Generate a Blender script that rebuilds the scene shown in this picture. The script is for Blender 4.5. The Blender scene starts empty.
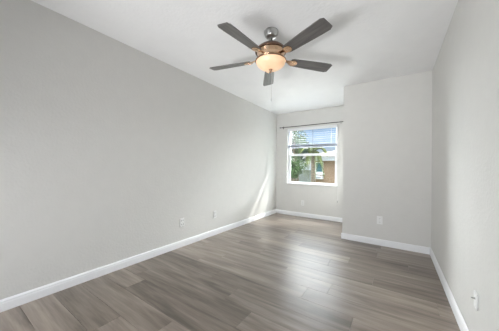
import bpy, bmesh, math, random
from mathutils import Vector, Matrix
random.seed(7)
S = bpy.context.scene
C = S.collection
PI = math.pi

# ------------------------------------------------------------------ camera
cd = bpy.data.cameras.new('camera'); cam = bpy.data.objects.new('camera', cd); C.objects.link(cam)
cd.sensor_width = 36; cd.lens = 217.47 / 499 * 36; cd.clip_start = 0.02; cd.clip_end = 300
cam.matrix_world = (Matrix.Translation((0, 0, 1.112)) @ Matrix.Rotation(0.59194, 4, 'Z')
                    @ Matrix.Rotation(PI/2 + 0.00957, 4, 'X') @ Matrix.Rotation(0.014665, 4, 'Z'))
S.camera = cam
S.view_settings.view_transform = 'Standard'; S.view_settings.look = 'None'
S.view_settings.gamma = 1; S.view_settings.use_curve_mapping = False
S.view_settings.exposure = 0.16

# ------------------------------------------------------------------ light strengths
P_SUN, P_SKY, P_REARB, P_UP, P_WORLD, P_HIGH, P_GLOW, P_LEFT, P_YARD, P_FLOOR_FILL = 4.3, 240.0, 9.5, 19.0, 0.78, 4.6, 52.0, 76.0, 68.0, 4.5

# ------------------------------------------------------------------ world: blue sky with thin cloud
w = bpy.data.worlds.new('sky'); S.world = w; w.use_nodes = True
nt = w.node_tree; nt.nodes.clear()
def nn(nt, t, **k):
    n = nt.nodes.new(t)
    for a, v in k.items(): setattr(n, a, v)
    return n
tc = nn(nt, 'ShaderNodeTexCoord'); sep = nn(nt, 'ShaderNodeSeparateXYZ')
ramp = nn(nt, 'ShaderNodeValToRGB'); ns = nn(nt, 'ShaderNodeTexNoise'); r2 = nn(nt, 'ShaderNodeValToRGB')
mix = nn(nt, 'ShaderNodeMixRGB'); bg = nn(nt, 'ShaderNodeBackground'); wo = nn(nt, 'ShaderNodeOutputWorld')
nt.links.new(tc.outputs['Generated'], sep.inputs[0]); nt.links.new(sep.outputs[2], ramp.inputs[0])
e = ramp.color_ramp.elements
e[0].position = 0.0; e[0].color = (.74, .85, .97, 1); e[1].position = .45; e[1].color = (.20, .40, .82, 1)
m_ = e.new(.14); m_.color = (.42, .62, .92, 1)
mp = nn(nt, 'ShaderNodeMapping'); mp.inputs['Scale'].default_value = (1.2, 1.2, 5)
nt.links.new(tc.outputs['Generated'], mp.inputs[0]); nt.links.new(mp.outputs[0], ns.inputs[0])
ns.inputs['Scale'].default_value = 2.4; ns.inputs['Detail'].default_value = 6
r2.color_ramp.elements[0].position = .50; r2.color_ramp.elements[1].position = .68
nt.links.new(ns.outputs[0], r2.inputs[0]); nt.links.new(r2.outputs[0], mix.inputs[0])
nt.links.new(ramp.outputs[0], mix.inputs[1]); mix.inputs[2].default_value = (.92, .95, .98, 1)
nt.links.new(mix.outputs[0], bg.inputs[0]); bg.inputs[1].default_value = P_WORLD
# extra sky brightness above the view, added to light floor and walls
hi = nn(nt, 'ShaderNodeValToRGB'); hi.color_ramp.elements[0].position = .20; hi.color_ramp.elements[1].position = .32
nt.links.new(sep.outputs[2], hi.inputs[0]); bh = nn(nt, 'ShaderNodeBackground'); bh.inputs[1].default_value = P_HIGH
hc = nn(nt, 'ShaderNodeMixRGB'); hc.inputs[1].default_value = (0, 0, 0, 1); hc.inputs[2].default_value = (.97, .985, 1, 1)
nt.links.new(hi.outputs[0], hc.inputs[0]); nt.links.new(hc.outputs[0], bh.inputs[0])
ad = nn(nt, 'ShaderNodeAddShader'); nt.links.new(bg.outputs[0], ad.inputs[0]); nt.links.new(bh.outputs[0], ad.inputs[1])
# bright spots added in unseen sky to fill left wall, right wall and floor
last = ad
for dvec, c0, c1, st in (((.25, .95, .27), .955, .985, P_GLOW), ((-.72, .66, .24), .90, .965, P_LEFT), ((-.44, .81, .41), .972, .99, P_FLOOR_FILL)):
    dt = nn(nt, 'ShaderNodeVectorMath', operation='DOT_PRODUCT'); dt.inputs[1].default_value = Vector(dvec).normalized()
    nt.links.new(tc.outputs['Generated'], dt.inputs[0]); gr = nn(nt, 'ShaderNodeValToRGB')
    gr.color_ramp.elements[0].position = c0; gr.color_ramp.elements[0].color = (0, 0, 0, 1)
    gr.color_ramp.elements[1].position = c1; gr.color_ramp.elements[1].color = (.98, .985, 1, 1)
    nt.links.new(dt.outputs['Value'], gr.inputs[0]); gb = nn(nt, 'ShaderNodeBackground'); gb.inputs[1].default_value = st
    nt.links.new(gr.outputs[0], gb.inputs[0]); ad2 = nn(nt, 'ShaderNodeAddShader')
    nt.links.new(last.outputs[0], ad2.inputs[0]); nt.links.new(gb.outputs[0], ad2.inputs[1]); last = ad2
nt.links.new(last.outputs[0], wo.inputs[0])

# ------------------------------------------------------------------ sun, area lamps for daylight, added rear fill
def light(name, kind, energy, color, loc, direction=None, **k):
    l = bpy.data.lights.new(name, kind); l.energy = energy; l.color = color
    for a, v in k.items(): setattr(l, a, v)
    o = bpy.data.objects.new(name, l); C.objects.link(o); o.location = loc
    if direction: o.rotation_euler = Vector(direction).to_track_quat('-Z', 'Y').to_euler()
    return o
light('sun', 'SUN', P_SUN, (1, .97, .92), (4, 9, 6), (-1, -1.43, -1.73), angle=math.radians(.6))
light('sky_light', 'AREA', P_SKY, (.93, .97, 1), (-1.6, 5.55, 2.75), (0, -.9, -1), shape='RECTANGLE', size=2.2, size_y=.9)
light('yard_bounce', 'AREA', P_YARD, (.98, .985, 1), (-2.2, 6.9, -.55), (.25, -1, .9), shape='RECTANGLE', size=3.2, size_y=1.6, spread=math.radians(110))
light('rear_side_fill', 'AREA', P_REARB, (.97, .985, 1), (-1.9, -1.45, 1.25), (.75, 1, .0), shape='RECTANGLE', size=.7, size_y=1.9, spread=math.radians(110))  # added fill lamp behind the camera, stands for no known source
light('rear_low_fill', 'AREA', P_UP, (.97, .985, 1), (-1.2, -1.3, .25), (.0, 1, .42), shape='RECTANGLE', size=1.6, size_y=.4, spread=math.radians(80))  # added lamp aimed up and forward to brighten the far ceiling

# ------------------------------------------------------------------ materials
def mat(name, col, rough=.6, metal=0, spec=.5, bump=None, var=None, emit=None, trans=0, vcol=False, coat=0):
    m = bpy.data.materials.new(name); m.use_nodes = True; t = m.node_tree
    b = t.nodes['Principled BSDF']
    b.inputs['Base Color'].default_value = (*col, 1); b.inputs['Roughness'].default_value = rough
    b.inputs['Metallic'].default_value = metal; b.inputs['Specular IOR Level'].default_value = spec
    b.inputs['Transmission Weight'].default_value = trans; b.inputs['Coat Weight'].default_value = coat
    if emit: b.inputs['Emission Color'].default_value = (*emit[0], 1); b.inputs['Emission Strength'].default_value = emit[1]
    oc = nn(t, 'ShaderNodeTexCoord')
    if var:                                    # var = (scale vector, amount)
        mp = nn(t, 'ShaderNodeMapping'); mp.inputs['Scale'].default_value = var[0]
        n = nn(t, 'ShaderNodeTexNoise'); n.inputs['Scale'].default_value = 1; n.inputs['Detail'].default_value = 5
        t.links.new(oc.outputs['Object'], mp.inputs[0]); t.links.new(mp.outputs[0], n.inputs[0])
        cr = nn(t, 'ShaderNodeValToRGB'); a = var[1]
        cr.color_ramp.elements[0].position = .3; cr.color_ramp.elements[1].position = .7
        cr.color_ramp.elements[0].color = tuple(max(0, c*(1-a)) for c in col) + (1,)
        cr.color_ramp.elements[1].color = tuple(min(1, c*(1+a)) for c in col) + (1,)
        t.links.new(n.outputs[0], cr.inputs[0]); t.links.new(cr.outputs[0], b.inputs['Base Color'])
    if bump:                                   # bump = (scale, strength, distance)
        n = nn(t, 'ShaderNodeTexNoise'); n.inputs['Scale'].default_value = bump[0]; n.inputs['Detail'].default_value = 3
        t.links.new(oc.outputs['Object'], n.inputs[0])
        bm_ = nn(t, 'ShaderNodeBump'); bm_.inputs['Strength'].default_value = bump[1]; bm_.inputs['Distance'].default_value = bump[2]
        t.links.new(n.outputs[0], bm_.inputs['Height']); t.links.new(bm_.outputs[0], b.inputs['Normal'])
    return m
M = {}
M['wall'] = mat('greige_paint', (.675, .667, .642), .75, spec=.25, bump=(48, .26, .008), var=((9, 9, 9), .012))
M['ceil'] = mat('white_ceiling_texture', (.86, .86, .86), .9, spec=.1, bump=(34, .35, .008), var=((6, 6, 6), .012))
M['trim'] = mat('white_trim', (.86, .865, .88), .4, spec=.4)
M['vinyl'] = mat('white_window_vinyl', (.80, .81, .82), .35)
M['plate'] = mat('white_plastic', (.80, .80, .79), .35)
M['dark'] = mat('dark_slot', (.03, .03, .03), .5)
M['slat'] = mat('white_blind_slat', (.48, .51, .59), .5)
M['rod'] = mat('dark_bronze_rod', (.035, .03, .028), .4, metal=.6)
M['nickel'] = mat('brushed_nickel', (.50, .50, .49), .28, metal=1)
M['bronze'] = mat('copper_bronze', (.42, .26, .17), .22, metal=1)
M['unlit_bronze'] = mat('unlit_dark_bronze', (.22, .14, .10), .25, metal=1)  # housing dome, coloured darker where the bowl's light does not reach
M['lit_copper'] = mat('bowl_lit_copper', (.78, .54, .36), .22, metal=1)  # bowl's glow put into the colour of the lower housing and irons
M['blade'] = mat('weathered_wood_blade', (.10, .094, .09), .34, spec=.6, var=((3, 40, 40), .4), coat=.35)
M['cord'] = mat('white_cord', (.75, .75, .75), .6)
M['stucco'] = mat('tan_stucco', (.27, .19, .135), .9, spec=.1, bump=(60, .3, .01), var=((3, 3, 3), .10))
M['roof'] = mat('pale_roof_tile', (.55, .45, .41), .8, var=((6, 6, 6), .18))
M['fascia'] = mat('grey_fascia', (.33, .34, .36), .7)
M['hglass'] = mat('teal_window_glass', (.06, .14, .16), .08)
M['leaf_palm'] = mat('palm_green', (.12, .15, .045), .5, var=((2, 2, 2), .7))
M['leaf_a'] = mat('bright_leaf_green', (.085, .14, .055), .55, var=((5, 5, 5), .6))
M['leaf_b'] = mat('deep_leaf_green', (.04, .075, .055), .55, var=((4, 4, 4), .6))
M['bark'] = mat('grey_bark', (.16, .13, .10), .9, bump=(30, .8, .02), var=((4, 4, 30), .35))
M['grass'] = mat('lawn', (.10, .13, .07), .95, var=((1, 1, 1), .3))
M['gwall'] = mat('pale_green_grey_render', (.22, .25, .235), .9, var=((2, 2, 2), .12))
M['outer'] = mat('exterior_stucco', (.5, .48, .45), .9)

def glass_mat():
    m = bpy.data.materials.new('clear_window_glass'); m.use_nodes = True; t = m.node_tree; t.nodes.clear()
    o = nn(t, 'ShaderNodeOutputMaterial'); tr = nn(t, 'ShaderNodeBsdfTransparent'); gl = nn(t, 'ShaderNodeBsdfGlossy')
    tr.inputs[0].default_value = (.93, .95, .945, 1); gl.inputs['Roughness'].default_value = .02
    mx = nn(t, 'ShaderNodeMixShader'); lw = nn(t, 'ShaderNodeLayerWeight'); lw.inputs[0].default_value = .5
    pw = nn(t, 'ShaderNodeMath', operation='POWER'); pw.inputs[1].default_value = 5; t.links.new(lw.outputs['Facing'], pw.inputs[0])
    fr = nn(t, 'ShaderNodeMath', operation='MULTIPLY_ADD'); fr.inputs[1].default_value = .5; fr.inputs[2].default_value = .025
    t.links.new(pw.outputs[0], fr.inputs[0]); t.links.new(fr.outputs[0], mx.inputs[0]); t.links.new(tr.outputs[0], mx.inputs[1]); t.links.new(gl.outputs[0], mx.inputs[2])
    t.links.new(mx.outputs[0], o.inputs[0]); return m
M['glass'] = glass_mat()

def bowl_mat():   # frosted alabaster glass lit by the bulbs inside
    m = bpy.data.materials.new('lit_alabaster_glass'); m.use_nodes = True; t = m.node_tree
    b = t.nodes['Principled BSDF']; b.inputs['Base Color'].default_value = (.75, .56, .40, 1); b.inputs['Roughness'].default_value = .35
    oc = nn(t, 'ShaderNodeTexCoord'); n = nn(t, 'ShaderNodeTexNoise'); n.inputs['Scale'].default_value = 9; n.inputs['Detail'].default_value = 4
    cr = nn(t, 'ShaderNodeValToRGB'); cr.color_ramp.elements[0].color = (1, .50, .22, 1); cr.color_ramp.elements[1].color = (1, .68, .38, 1)
    cr.color_ramp.elements[0].position = .35; cr.color_ramp.elements[1].position = .65
    t.links.new(oc.outputs['Object'], n.inputs[0]); t.links.new(n.outputs[0], cr.inputs[0])
    t.links.new(cr.outputs[0], b.inputs['Emission Color']); b.inputs['Emission Strength'].default_value = .40
    return m
M['bowl'] = bowl_mat()

def floor_mat():
    m = bpy.data.materials.new('grey_oak_plank_floor'); m.use_nodes = True; t = m.node_tree
    b = t.nodes['Principled BSDF']
    at = nn(t, 'ShaderNodeAttribute', attribute_name='tone')
    sp = nn(t, 'ShaderNodeSeparateColor'); t.links.new(at.outputs['Color'], sp.inputs[0])
    oc = nn(t, 'ShaderNodeTexCoord'); cmb = nn(t, 'ShaderNodeCombineXYZ')
    sx = nn(t, 'ShaderNodeSeparateXYZ'); t.links.new(oc.outputs['Object'], sx.inputs[0])
    def math_(op, a, bb):
        n = nn(t, 'ShaderNodeMath', operation=op)
        for i, v in enumerate((a, bb)):
            if isinstance(v, (int, float)): n.inputs[i].default_value = v
            else: t.links.new(v, n.inputs[i])
        return n.outputs[0]
    off = math_('MULTIPLY', sp.outputs[1], 37.0)
    t.links.new(math_('ADD', sx.outputs[0], off), cmb.inputs[0]); t.links.new(sx.outputs[1], cmb.inputs[1])
    t.links.new(off, cmb.inputs[2])
    def noise(sc, det, dist):
        mp = nn(t, 'ShaderNodeMapping'); mp.inputs['Scale'].default_value = sc
        n = nn(t, 'ShaderNodeTexNoise'); n.inputs['Scale'].default_value = 1; n.inputs['Detail'].default_value = det
        n.inputs['Distortion'].default_value = dist
        t.links.new(cmb.outputs[0], mp.inputs[0]); t.links.new(mp.outputs[0], n.inputs[0]); return n.outputs[0]
    broad = noise((1.3, 13, 1), 3, .6); fine = noise((5, 75, 1), 5, .8)
    v = math_('ADD', math_('MULTIPLY', math_('SUBTRACT', broad, .5), 1.6), math_('MULTIPLY', math_('SUBTRACT', fine, .5), .55))
    v = math_('ADD', v, math_('MULTIPLY', math_('SUBTRACT', sp.outputs[0], .5), .75))
    v = math_('ADD', v, .5)
    cr = nn(t, 'ShaderNodeValToRGB'); el = cr.color_ramp.elements
    el[0].position = 0; el[0].color = (.085, .064, .048, 1); el[1].position = 1; el[1].color = (.38, .315, .265, 1)
    q = el.new(.5); q.color = (.222, .180, .146, 1)
    t.links.new(v, cr.inputs[0]); t.links.new(cr.outputs[0], b.inputs['Base Color'])
    b.inputs['Roughness'].default_value = .33; b.inputs['Specular IOR Level'].default_value = 1.0
    bp = nn(t, 'ShaderNodeBump'); bp.inputs['Strength'].default_value = .12; bp.inputs['Distance'].default_value = .002
    t.links.new(fine, bp.inputs['Height']); t.links.new(bp.outputs[0], b.inputs['Normal'])
    return m
M['floor'] = floor_mat()

# ------------------------------------------------------------------ mesh helpers
def link(name, bm, m, parent=None, smooth=False, loc=None):
    me = bpy.data.meshes.new(name); bmesh.ops.recalc_face_normals(bm, faces=bm.faces); bm.to_mesh(me); bm.free()
    if smooth:
        for p in me.polygons: p.use_smooth = True
    me.materials.append(m)
    o = bpy.data.objects.new(name, me); C.objects.link(o)
    if parent: o.parent = parent
    if loc: o.location = loc
    return o
def box(bm, a, b, bev=0):
    c = [(a[i]+b[i])/2 for i in range(3)]; s = [abs(b[i]-a[i]) for i in range(3)]
    r = bmesh.ops.create_cube(bm, size=1, matrix=Matrix.Translation(c) @ Matrix.Diagonal((*s, 1)))
    if bev:
        es = list({e_ for v in r['verts'] for e_ in v.link_edges})
        bmesh.ops.bevel(bm, geom=es, offset=bev, segments=2, affect='EDGES', profile=.5)
def lathe(bm, prof, seg=48, close=True):
    rings = []
    for r, z in prof:
        if r < 1e-5: rings.append([bm.verts.new((0, 0, z))])
        else: rings.append([bm.verts.new((r*math.cos(2*PI*i/seg), r*math.sin(2*PI*i/seg), z)) for i in range(seg)])
    for a, b in zip(rings, rings[1:]):
        for i in range(seg):
            j = (i+1) % seg
            f = [a[i % len(a)]] + ([a[j]] if len(a) > 1 else []) + ([b[j]] if len(b) > 1 else []) + [b[i % len(b)]]
            if len(f) > 2: bm.faces.new(f)
def tube(bm, pts, r, seg=10, taper=None):
    pts = [Vector(p) for p in pts]; prev = None
    for k, p in enumerate(pts):
        d = (pts[min(k+1, len(pts)-1)] - pts[max(k-1, 0)]).normalized()
        up = Vector((0, 0, 1)) if abs(d.z) < .95 else Vector((1, 0, 0))
        u = d.cross(up).normalized(); v = d.cross(u)
        rr = taper[k] if taper else r
        ring = [bm.verts.new(p + u*rr*math.cos(2*PI*i/seg) + v*rr*math.sin(2*PI*i/seg)) for i in range(seg)]
        if prev:
            for i in range(seg): bm.faces.new((prev[i], prev[(i+1) % seg], ring[(i+1) % seg], ring[i]))
        else: bm.faces.new(ring[::-1])
        prev = ring
    bm.faces.new(prev)
def empty(name, loc, label, cat, group=None, rot=(0, 0, 0)):
    o = bpy.data.objects.new(name, None); o.empty_display_size = .1; C.objects.link(o)
    o.location = loc; o.rotation_euler = rot; o['label'] = label; o['category'] = cat
    if group: o['group'] = group
    return o
def struct(o, label):
    o['kind'] = 'structure'; o['label'] = label; return o
def copy_tree(o, parent=None):
    c = o.copy(); C.objects.link(c); c.parent = parent
    for ch in [k for k in bpy.data.objects if k.parent == o]: copy_tree(ch, c)
    return c

# ------------------------------------------------------------------ room shell
XL, XR, YC, YB, XC, H, YF = -2.46, .396, 3.735, 4.859, -.703, 2.44, -1.6
T = .14                                           # wall thickness
WX0, WX1, WZ0, WZ1 = -2.175, -1.035, .745, 2.06    # window opening

bm = bmesh.new(); box(bm, (XL-T, YF-T, 0), (XL, YB+T, H))
struct(link('wall_left', bm, M['wall']), 'long greige textured wall on the left')
bm = bmesh.new(); box(bm, (XR, YF-T, 0), (XR+T, YB+T, H))
struct(link('wall_right', bm, M['wall']), 'greige textured wall on the right')
bm = bmesh.new()
box(bm, (XL, YB, 0), (WX0, YB+T, H)); box(bm, (WX1, YB, 0), (XR, YB+T, H))
box(bm, (WX0, YB, 0), (WX1, YB+T, WZ0)); box(bm, (WX0, YB, WZ1), (WX1, YB+T, H))
struct(link('wall_back', bm, M['wall']), 'greige back wall around the window')
bm = bmesh.new(); box(bm, (XC, YC, 0), (XR, YB, H))
struct(link('wall_closet', bm, M['wall']), 'greige wall block standing forward into the room right of the window')
DX0, DX1, DZ = -2.35, -.45, 2.1                    # unseen opening behind the camera, added to let light in
bm = bmesh.new(); box(bm, (XL, YF-T, 0), (DX0, YF, H)); box(bm, (DX1, YF-T, 0), (XR, YF, H)); box(bm, (DX0, YF-T, DZ), (DX1, YF, H))
struct(link('wall_front', bm, M['wall']), 'greige wall with a wide opening')
bm = bmesh.new(); box(bm, (XL-T, YF-T, H), (XR+T, YB+T, H+.15))
struct(link('ceiling', bm, M['ceil']), 'white textured ceiling')

# floor planks run left to right in rows from front to back
bm = bmesh.new(); cl = bm.loops.layers.float_color.new('tone')
PW, PL, G = .1975, 1.285, .0007
anchor = {1.02: -2.03, 1.2175: -.913, 1.415: -1.19, 1.6125: -1.541, 1.81: -.67, 2.4025: -.18, 2.6: -.65, 2.995: .13, 3.1925: -.19}
tones = {(1.02, 0): .22, (1.2175, -1): .28, (1.415, -1): .25, (1.6125, 0): .22, (2.4025, 0): .25, (2.995, -1): .2, (3.1925, -1): .22, (1.81, -1): .72, (2.005, 0): .7}
def quad_box(x0, y0, x1, y1, z0, z1, tone, rnd):
    n0 = len(bm.faces); box(bm, (x0, y0, z0), (x1, y1, z1)); bm.faces.ensure_lookup_table()
    for f in bm.faces[n0:]:
        for l in f.loops: l[cl] = (tone, rnd, 0, 1)
k0 = int(math.floor((YF-T-1.02)/PW)); k1 = int(math.ceil((YB-1.02)/PW))
for k in range(k0, k1):
    y0 = 1.02 + k*PW; y1 = min(y0+PW, YB); y0c = max(y0, YF-T)
    key = next((a for a in anchor if abs(a-y0) < .01), None)
    x = anchor[key] if key else random.uniform(-PL, 0) - .5
    j = -4
    while True:
        a = x + j*PL; b = a + PL
        if a > XR: break
        if b > XL:
            tn = tones.get((key, j), None) if key else None
            tn = tn if tn is not None else min(.95, max(.1, random.gauss(.52, .16)))
            quad_box(max(a, XL)+G, y0c+G, min(b, XR)-G, y1-G, -.012, 0, tn, random.random())
        j += 1
quad_box(XL, YF-T, XR, YB, -.12, -.0115, .0, .5)
fl = struct(link('floor', bm, M['floor']), 'grey-brown wood plank floor')

# baseboards: stepped profile swept along each wall
def baseboard(name, p, q, nrm, label):
    """p->q along the wall foot, nrm points into the room"""
    prof = [(0, 0), (.015, 0), (.015, .060), (.0125, .066), (.0125, .076), (.008, .084), (.004, .089), (0, .089)]
    p, q, nrm = Vector(p), Vector(q), Vector(nrm); bm = bmesh.new()
    A = [bm.verts.new(p + nrm*d + Vector((0, 0, z+.0008))) for d, z in prof]
    B = [bm.verts.new(q + nrm*d + Vector((0, 0, z+.0008))) for d, z in prof]
    n = len(prof)
    for i in range(n): bm.faces.new((A[i], A[(i+1) % n], B[(i+1) % n], B[i]))
    bm.faces.new(A[::-1]); bm.faces.new(B)
    return struct(link(name, bm, M['trim']), label)
baseboard('baseboard_left', (XL, YF, 0), (XL, YB, 0), (1, 0, 0), 'white baseboard along the left wall')
baseboard('baseboard_back', (XL+.015, YB, 0), (XC, YB, 0), (0, -1, 0), 'white baseboard under the window')
baseboard('baseboard_closet', (XC-.015, YC, 0), (XR, YC, 0), (0, -1, 0), 'white baseboard on the closet wall')
baseboard('baseboard_closet_side', (XC, YC, 0), (XC, YB-.015, 0), (-1, 0, 0), 'white baseboard on the closet side')
baseboard('baseboard_right', (XR, YF, 0), (XR, YC-.015, 0), (-1, 0, 0), 'white baseboard along the right wall')

# trim around the opening behind the camera
bm = bmesh.new()
box(bm, (DX0-.07, YF, 0.001), (DX0, YF+.015, DZ+.07)); box(bm, (DX1, YF, 0.001), (DX1+.07, YF+.015, DZ+.07)); box(bm, (DX0, YF, DZ), (DX1, YF+.015, DZ+.07))
struct(link('trim_1', bm, M['trim']), 'white casing around the wide opening')

# ------------------------------------------------------------------ window
win = bpy.data.objects.new('window_1', None); C.objects.link(win); win.location = (0, 0, 0)
struct(win, 'white vinyl single-hung window over the neighbouring house and palms')
YW = YB + .075
bm = bmesh.new(); F = .042
box(bm, (WX0, YW, WZ0), (WX0+F, YW+.06, WZ1), .004); box(bm, (WX1-F, YW, WZ0), (WX1, YW+.06, WZ1), .004)
box(bm, (WX0+F, YW, WZ1-F), (WX1-F, YW+.06, WZ1), .004); box(bm, (WX0+F, YW, WZ0), (WX1-F, YW+.06, WZ0+F*.8), .004)
link('window_frame', bm, M['vinyl'], win)
ZM = 1.432
bm = bmesh.new(); box(bm, (WX0+F, YW-.004, ZM-.026), (WX1-F, YW+.045, ZM+.022), .004)
link('meeting_rail', bm, M['vinyl'], win)
bm = bmesh.new(); s = .014
box(bm, (WX0+F, YW+.004, WZ0+F*.8), (WX0+F+s, YW+.03, ZM-.026)); box(bm, (WX1-F-s, YW+.004, WZ0+F*.8), (WX1-F, YW+.03, ZM-.026))
box(bm, (WX0+F+s, YW+.004, WZ0+F*.8), (WX1-F-s, YW+.03, WZ0+F*.8+.014))
lock = link('lower_sash', bm, M['vinyl'], win)
for z0, z1, yy in ((WZ0+F*.8, ZM-.02, YW+.018), (ZM+.015, WZ1-F, YW+.04)):
    bm = bmesh.new(); box(bm, (WX0+F+.001, yy, z0), (WX1-F-.001, yy+.004, z1)); link('pane', bm, M['glass'], win)
bm = bmesh.new(); box(bm, (WX0+.001, YB-.018, WZ0-.002), (WX1-.001, YW, WZ0+.016), .004)
link('window_sill', bm, M['trim'], win)

# horizontal blind, half raised
bl = empty('window_blind', (-1.605, YB+.035, 2.0), 'white horizontal slat blind half raised in the window, slats tilted flat', 'blind')
bx0, bx1 = WX0+.006+1.605, WX1-.006+1.605
bm = bmesh.new(); box(bm, (bx0, -.03, .005), (bx1, .03, .056), .003); link('head_rail', bm, M['slat'], bl)
bm = bmesh.new(); box(bm, (bx0-.0005, -.041, -.008), (bx1+.0005, -.031, .057), .002); link('valance', bm, M['vinyl'], bl)
bm = bmesh.new(); a = math.radians(8)
n = 6; top = []; bot = []
for i in range(n+1):
    t_ = (i/n-.5); y = t_*.046; z = .003*(1-(2*t_)**2) + y*math.tan(a)
    top.append((y, z+.0013)); bot.append((y, z-.0013))
prof = top + bot[::-1]
A = [bm.verts.new((bx0+.004, y, z)) for y, z in prof]; B = [bm.verts.new((bx1-.004, y, z)) for y, z in prof]
for i in range(len(prof)): bm.faces.new((A[i], A[(i+1) % len(prof)], B[(i+1) % len(prof)], B[i]))
bm.faces.new(A[::-1]); bm.faces.new(B)
slat = link('slat', bm, M['slat'], bl)
zs = [-.035 - .046*i for i in range(7)] + [-.341 - .0062*i for i in range(7)]
slat.location.z = zs[0]
for z in zs[1:]:
    c = slat.copy(); C.objects.link(c); c.parent = bl; c.location.z = z
bm = bmesh.new(); box(bm, (bx0+.004, -.024, -.406), (bx1-.004, .024, -.386), .003); link('bottom_rail', bm, M['slat'], bl)
for x in (bx0+.12, .035, bx1-.12):
    bm = bmesh.new(); tube(bm, [(x, -.026, .0), (x, -.026, -.39)], .0016, 6); tube(bm, [(x, .026, .0), (x, .026, -.39)], .0016, 6)
    link('ladder_cord', bm, M['rod'] if abs(x) < .1 else M['cord'], bl)

# cord with tassel hanging right of the window
lc = empty('pull_cord', (-1.015, YB-.012, 0), 'thin white pull cord with small grey tassel hanging right of the window', 'cord')
bm = bmesh.new(); tube(bm, [(0, 0, 2.07), (0.002, .001, 1.5), (0, 0, .9), (0, 0, .44)], .0022, 6); link('cord', bm, M['cord'], lc)
bm = bmesh.new(); lathe(bm, [(0, .445), (.005, .442), (.008, .42), (.009, .405), (0, .402)], 12); link('tassel', bm, mat('grey_plastic', (.35, .35, .35), .5), lc, True)

# curtain rod
rd = empty('curtain_rod', (-1.62, YB-.06, 2.09), 'thin dark metal curtain rod mounted above the window', 'curtain rod')
bm = bmesh.new(); tube(bm, [(-.715, 0, -.002), (.712, 0, .002)], .0075, 10); link('rod', bm, M['rod'], rd, True)
for sx in (-1, 1):
    bm = bmesh.new(); lathe(bm, [(0, 0), (.010, .002), (.013, .010), (.010, .018), (0, .02)], 14)
    o = link('finial', bm, M['rod'], rd, True); o.location = (sx*.713, 0, 0); o.rotation_euler = (0, sx*PI/2, 0)
    bm = bmesh.new(); box(bm, (-.009, .052, -.03), (.009, .0598, .03), .002); tube(bm, [(0, .054, 0), (0, .0, -.002)], .004, 8)
    o = link('bracket', bm, M['rod'] if sx < 0 else M['nickel'], rd); o.location.x = sx*.66

# ------------------------------------------------------------------ wall plates
def outlet(loc, rz, label, group='electrical outlets low on the walls'):
    """faces -y when rz = 0"""
    t = empty('electrical_outlet', loc, label, 'outlet', group, (0, 0, rz))
    bm = bmesh.new(); box(bm, (-.036, -.0065, -.0585), (.036, -.0004, .0585), .003); link('cover_plate', bm, M['plate'], t)
    for s in (-1, 1):
        bm = bmesh.new(); box(bm, (-.017, -.0085, s*.0255-.0145), (.017, -.0062, s*.0255+.0145), .004)
        r = link('receptacle', bm, M['plate'], t)
        bm = bmesh.new()
        for x in (-.0065, .0065): box(bm, (x-.0012, -.0092, s*.0255-.001), (x+.0012, -.0084, s*.0255+.008))
        tube(bm, [(0, -.0084, s*.0255-.008), (0, -.0092, s*.0255-.008)], .0025, 8)
        link('slots', bm, M['dark'], r)
    bm = bmesh.new(); tube(bm, [(0, -.006, 0), (0, -.0078, 0)], .003, 10); link('screw', bm, M['nickel'], t)
    return t
outlet((XL, 1.995, .337), PI/2, 'white outlet plate on the left wall, the one nearer the camera')
outlet((XL, 2.655, .335), PI/2, 'white outlet plate on the left wall, the one nearer the window')
outlet((-.190, YC, .366), 0, 'white outlet plate on the grey closet wall')
outlet((-1.775, YB, .315), 0, 'white outlet plate on the back wall below the window')
t = empty('cable_plate', (XR, 1.792, .362), 'white wall plate with a small protruding metal connector, low on the right wall', 'wall plate', None, (0, 0, -PI/2)); t.scale = (.8, .95, .78)
bm = bmesh.new(); box(bm, (-.036, -.0085, -.0585), (.036, -.0004, .0585), .002); link('cover_plate', bm, M['plate'], t)
bm = bmesh.new(); tube(bm, [(0, -.008, .012), (0, -.011, .012)], .008, 6); tube(bm, [(0, -.0105, .012), (0, -.026, .012)], .0047, 12); link('connector', bm, M['nickel'], t)
for s in (-1, 1):
    bm = bmesh.new(); tube(bm, [(0, -.008, s*.045), (0, -.0095, s*.045)], .003, 10); link('screw', bm, M['nickel'], t)

# ------------------------------------------------------------------ ceiling fan
FX, FY, FZ = -1.014, 1.851, H
fan = empty('ceiling_fan', (FX, FY, FZ), 'five-blade ceiling fan with grey wooden blades, copper housing and lit glass bowl', 'ceiling fan')
bm = bmesh.new(); lathe(bm, [(0, -.0005), (.068, -.0005), (.070, -.008), (.069, -.022), (.064, -.032), (.063, -.044), (.054, -.060), (.036, -.070), (.016, -.073), (0, -.073)])
link('canopy', bm, M['nickel'], fan, True)
bm = bmesh.new(); tube(bm, [(0, 0, -.05), (0, 0, -.16)], .0125, 16); link('down_rod', bm, M['nickel'], fan, True)
bm = bmesh.new(); lathe(bm, [(0, -.095), (.022, -.096), (.028, -.106), (.030, -.118), (.024, -.124), (0, -.124)], 24); link('rod_collar', bm, M['nickel'], fan, True)
bm = bmesh.new()
lathe(bm, [(0, -.118), (.032, -.119), (.048, -.127), (.075, -.137), (.108, -.153), (.132, -.172), (.146, -.192), (.148, -.200), (0, -.201)], 56)
link('motor_housing', bm, M['unlit_bronze'], fan, True)
bm = bmesh.new(); lathe(bm, [(0, -.199), (.140, -.200), (.138, -.212), (.128, -.232), (.124, -.250), (.128, -.270), (.118, -.280), (.09, -.284), (0, -.285)], 56)
link('lower_housing', bm, M['lit_copper'], fan, True)
# small decorative ribs round the housing
bm = bmesh.new(); lathe(bm, [(.144, -.192), (.152, -.196), (.154, -.202), (.152, -.208), (.138, -.210)], 56); link('housing_band', bm, M['unlit_bronze'], fan, True)
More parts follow.
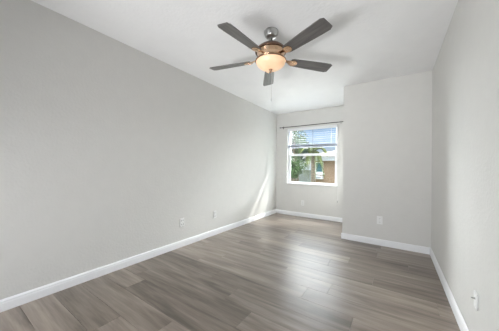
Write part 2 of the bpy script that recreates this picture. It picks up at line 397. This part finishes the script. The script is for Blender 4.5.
# fitter ring and bowl
bm = bmesh.new(); lathe(bm, [(0, -.280), (.070, -.281), (.118, -.284), (.149, -.288), (.151, -.294), (.147, -.298), (.10, -.296), (0, -.296)], 56); link('light_fitter', bm, M['bronze'], fan, True)
prof = []
for i in range(15):
    a = i/14*PI/2; prof.append(((.143*math.cos(a)**.82), -.292 - .081*math.sin(a)**1.0))
prof[-1] = (0, -.373)
bm = bmesh.new(); lathe(bm, prof, 56); link('light_bowl', bm, M['bowl'], fan, True)
bm = bmesh.new(); lathe(bm, [(0, -.369), (.016, -.371), (.018, -.377), (.010, -.384), (.011, -.396), (.006, -.408), (0, -.411)], 20); link('finial', bm, M['bronze'], fan, True)
bm = bmesh.new(); tube(bm, [(.012, 0, -.40), (.013, 0, -.55), (.013, 0, -.655)], .0014, 6)
ch = link('pull_chain', bm, mat('pale_chain', (.6, .58, .55), .4, metal=.5), fan)
bm = bmesh.new(); lathe(bm, [(0, -.65), (.004, -.653), (.006, -.67), (.004, -.685), (0, -.688)], 10); o = link('fob', bm, M['cord'], ch, True); o.location.x = .013
# blades
def blade_mesh():
    bm = bmesh.new(); N = 18; r0, r1 = .205, .655; th = .0035
    half = []
    for i in range(N+1):
        t_ = i/N; r = r0 + (r1-r0)*t_
        wd = .047 + .017*min(1, t_*1.25) ** .8
        if i == 0: wd *= .80
        if t_ > .955: wd *= 1 - ((t_-.955)/.045)**2*.22
        half.append((r, wd))
    out = [(r, wd) for r, wd in half] + [(r, -wd) for r, wd in half[::-1]]
    A = [bm.verts.new((x, y, th)) for x, y in out]; B = [bm.verts.new((x, y, -th)) for x, y in out]
    n = len(out)
    bm.faces.new(A); bm.faces.new(B[::-1])
    for i in range(n): bm.faces.new((A[i], B[i], B[(i+1) % n], A[(i+1) % n]))
    return bm
def iron_mesh():
    bm = bmesh.new()
    # curved arm from the housing to a flared three-screw plate under the blade
    cs = [(.115, .014, .012), (.150, .013, .010), (.180, .016, .002), (.205, .030, -.0060), (.235, .038, -.0065), (.262, .030, -.0065), (.276, .012, -.0065)]
    prev = None
    for x, wd, z in cs:
        ring = [bm.verts.new((x, s*wd, z+q)) for s, q in ((-1, -.0032), (1, -.0032), (1, .0026), (-1, .0026))]
        if prev:
            for i in range(4): bm.faces.new((prev[i], prev[(i+1) % 4], ring[(i+1) % 4], ring[i]))
        else: bm.faces.new(ring[::-1])
        prev = ring
    bm.faces.new(prev)
    for x, y in ((.222, .02), (.222, -.02), (.258, 0)): lathe_at(bm, x, y, -.0097)
    return bm
def lathe_at(bm, x, y, z):
    n0 = len(bm.verts); lathe(bm, [(0, -.002), (.004, -.001), (.005, .002)], 10); bm.verts.ensure_lookup_table()
    for v in bm.verts[n0:]: v.co += Vector((x, y, z))
PH = math.radians(193.25); pitch = math.radians(-12.5); ZB = 2.166 - H
b0 = link('blade', blade_mesh(), M['blade'], fan); i0 = link('blade_iron', iron_mesh(), M['lit_copper'], b0)
for k in range(5):
    b = b0 if k == 0 else b0.copy(); ir = i0 if k == 0 else i0.copy()
    if k: C.objects.link(b); C.objects.link(ir); b.parent = fan; ir.parent = b
    b.rotation_euler = (Matrix.Rotation(PH + k*2*PI/5, 3, 'Z') @ Matrix.Rotation(pitch, 3, 'X')).to_euler(); b.location = (0, 0, ZB)

# ------------------------------------------------------------------ outside
GZ = -.9
bm = bmesh.new(); box(bm, (-45, YB+T+.02, GZ-.3), (30, 60, GZ)); o = link('lawn_ground', bm, M['grass']); struct(o, 'green lawn outside the window')
# neighbouring house
hs = empty('neighbour_house', (-1.0, 11, GZ), 'tan stucco house with pale tiled hip roof seen through the window', 'house')
bm = bmesh.new(); box(bm, (-2.55, 0, 0), (5, 5, 2.42)); link('wall', bm, M['stucco'], hs)
bm = bmesh.new(); box(bm, (-2.8, -.28, 2.40), (5.25, 5.3, 2.62)); link('fascia', bm, M['fascia'], hs)
bm = bmesh.new()
e_ = [(-2.85, -.33, 2.62), (5.3, -.33, 2.62), (5.3, 5.35, 2.62), (-2.85, 5.35, 2.62)]
vs = [bm.verts.new(p) for p in e_] + [bm.verts.new((.2, 2.5, 3.45)), bm.verts.new((2.5, 2.5, 3.45))]
for f in ((0, 1, 5, 4), (1, 2, 5), (2, 3, 4, 5), (3, 0, 4), (3, 2, 1, 0)): bm.faces.new([vs[i] for i in f])
# courses of tile along the front slope
for i in range(9):
    t_ = (i+.5)/9; z = 2.62+.83*t_; y = -.33+2.83*t_
    tube(bm, [(-2.85+3.05*t_, y, z+.01), (5.3-2.8*t_, y, z+.01)], .022, 6)
link('roof', bm, M['roof'], hs)
bm = bmesh.new(); box(bm, (-2.36, -.05, 1.80), (-1.98, .0, 2.34)); wf = link('window', bm, M['vinyl'], hs)
bm = bmesh.new(); box(bm, (-2.32, -.056, 1.85), (-2.02, -.0495, 2.30)); link('pane', bm, M['hglass'], wf)
bm = bmesh.new(); box(bm, (-2.42, -.11, 1.72), (-1.92, -.001, 1.795)); link('ledge', bm, M['vinyl'], hs)
ac = empty('wall_air_conditioner', (-3.17, 10.999, .60), 'white air conditioner box on the tan wall under its window', 'air conditioner')
bm = bmesh.new(); box(bm, (-.2, -.25, 0), (.2, 0, .16), .01); link('casing', bm, M['vinyl'], ac)
bm = bmesh.new(); box(bm, (-.15, -.256, .03), (.15, -.249, .12)); link('grille', bm, M['fascia'], ac)
# pale garden wall far left
bm = bmesh.new(); box(bm, (-9.5, 15, GZ), (-4.6, 15.2, .92)); box(bm, (-9.55, 14.96, .92), (-4.55, 15.24, 1.0))
o = link('garden_wall', bm, M['gwall']); o['label'] = 'pale grey-green garden wall behind the palm'; o['category'] = 'garden wall'

def leaf(bm, p, d, up, L, W):
    s = d.cross(up).normalized(); n = s.cross(d).normalized()
    v = [bm.verts.new(p), bm.verts.new(p + d*L*.5 + s*W + n*W*.3), bm.verts.new(p + d*L - n*L*.08), bm.verts.new(p + d*L*.5 - s*W + n*W*.3)]
    bm.faces.new((v[0], v[1], v[2])); bm.faces.new((v[0], v[2], v[3]))
def frond(L, rise, droop):
    bm = bmesh.new(); pts = []
    for i in range(13):
        t_ = i/12; pts.append(Vector((L*t_*(1-.15*t_), 0, rise*t_ - droop*t_*t_)))
    tube(bm, pts, .01, 5, [.014*(1-.8*i/12)+.002 for i in range(13)])
    for i in range(30):
        t_ = .12 + .86*i/29; f = t_*12; k = min(11, int(f)); p = pts[k].lerp(pts[k+1], f-k); d = (pts[k+1]-pts[k]).normalized()
        ll = L*.34*math.sin(PI*min(1, t_*.85+.12))
        for s in (-1, 1):
            dr = (d*.55 + Vector((0, s, 0))*.8 + Vector((0, 0, -.28))).normalized()
            leaf(bm, p, dr, Vector((0, 0, 1)), ll, .011)
    return bm
palm = empty('palm_tree', (-2.85, 9.0, GZ), 'palm tree with drooping yellow-green fronds in front of the tan house', 'palm tree')
bm = bmesh.new(); tube(bm, [(.05, 0, 0), (.02, 0, 1.0), (0, 0, 2.0), (0, 0, 2.75)], .1, 14, [.13, .10, .09, .10]); link('trunk', bm, M['bark'], palm, True)
fr = [link('frond', frond(.72, 1.0, 1.1), M['leaf_palm'], palm), link('frond', frond(.62, .45, 1.5), M['leaf_palm'], palm)]
for k in range(17):
    o = fr[k] if k < 2 else fr[k % 2].copy()
    if k > 1: C.objects.link(o); o.parent = palm
    o.location = (0, 0, 2.72); o.rotation_euler = (random.uniform(-.2, .2), random.uniform(-.25, .25), k*2.399)
def tree(name, loc, hgt, rad, leafm, n, label, cat, ls=.09, trunk=True, squash=1.0):
    o = empty(name, loc, label, cat)
    if trunk:
        bm = bmesh.new(); tube(bm, [(0, 0, 0), (.03, .02, hgt*.5), (0, 0, hgt)], .06, 10, [.10, .07, .05])
        for q in range(6):
            a = q*1.05; tube(bm, [(0, 0, hgt*(.6+.06*q)), (rad*.6*math.cos(a), rad*.6*math.sin(a), hgt+rad*.25)], .02, 6, [.03, .01])
        link('trunk', bm, M['bark'], o, True)
    bm = bmesh.new(); cl_ = [(Vector((random.gauss(0, .45), random.gauss(0, .45), random.gauss(0, .45)*squash)) * rad, rad*random.uniform(.28, .5)) for _ in range(12)]
    for _ in range(n):
        c, r = random.choice(cl_); v = Vector((random.gauss(0, 1), random.gauss(0, 1), random.gauss(0, 1))).normalized()*r*random.uniform(.6, 1)
        p = c + v + Vector((0, 0, hgt)); d = (v.normalized() + Vector((random.gauss(0, .5), random.gauss(0, .5), random.gauss(0, .5)-.3))).normalized()
        up = Vector((random.gauss(0, .4), random.gauss(0, .4), 1)).normalized()
        leaf(bm, p, d, up, ls*random.uniform(.7, 1.3), ls*.32)
    link('crown', bm, leafm, o)
    return o
tree('broadleaf_tree', (-3.95, 9.6, GZ), 3.42, .60, M['leaf_a'], 2600, 'bright green broadleaf tree at the upper left of the window view', 'tree')
tree('garden_tree', (-5.6, 14.2, GZ), 3.15, .75, M['leaf_b'], 2600, 'dark bluish green tree beyond the garden wall', 'tree', .12)
tree('leafy_shrub', (-3.42, 8.1, GZ), 2.0, .38, M['leaf_a'], 1900, 'leafy green shrub at the lower left of the window view', 'shrub', .09, True, 1.2)
tree('dark_bush', (-4.6, 12.6, GZ), .72, .55, M['leaf_b'], 1500, 'low dark bush in front of the garden wall', 'bush', .08, True, .5)
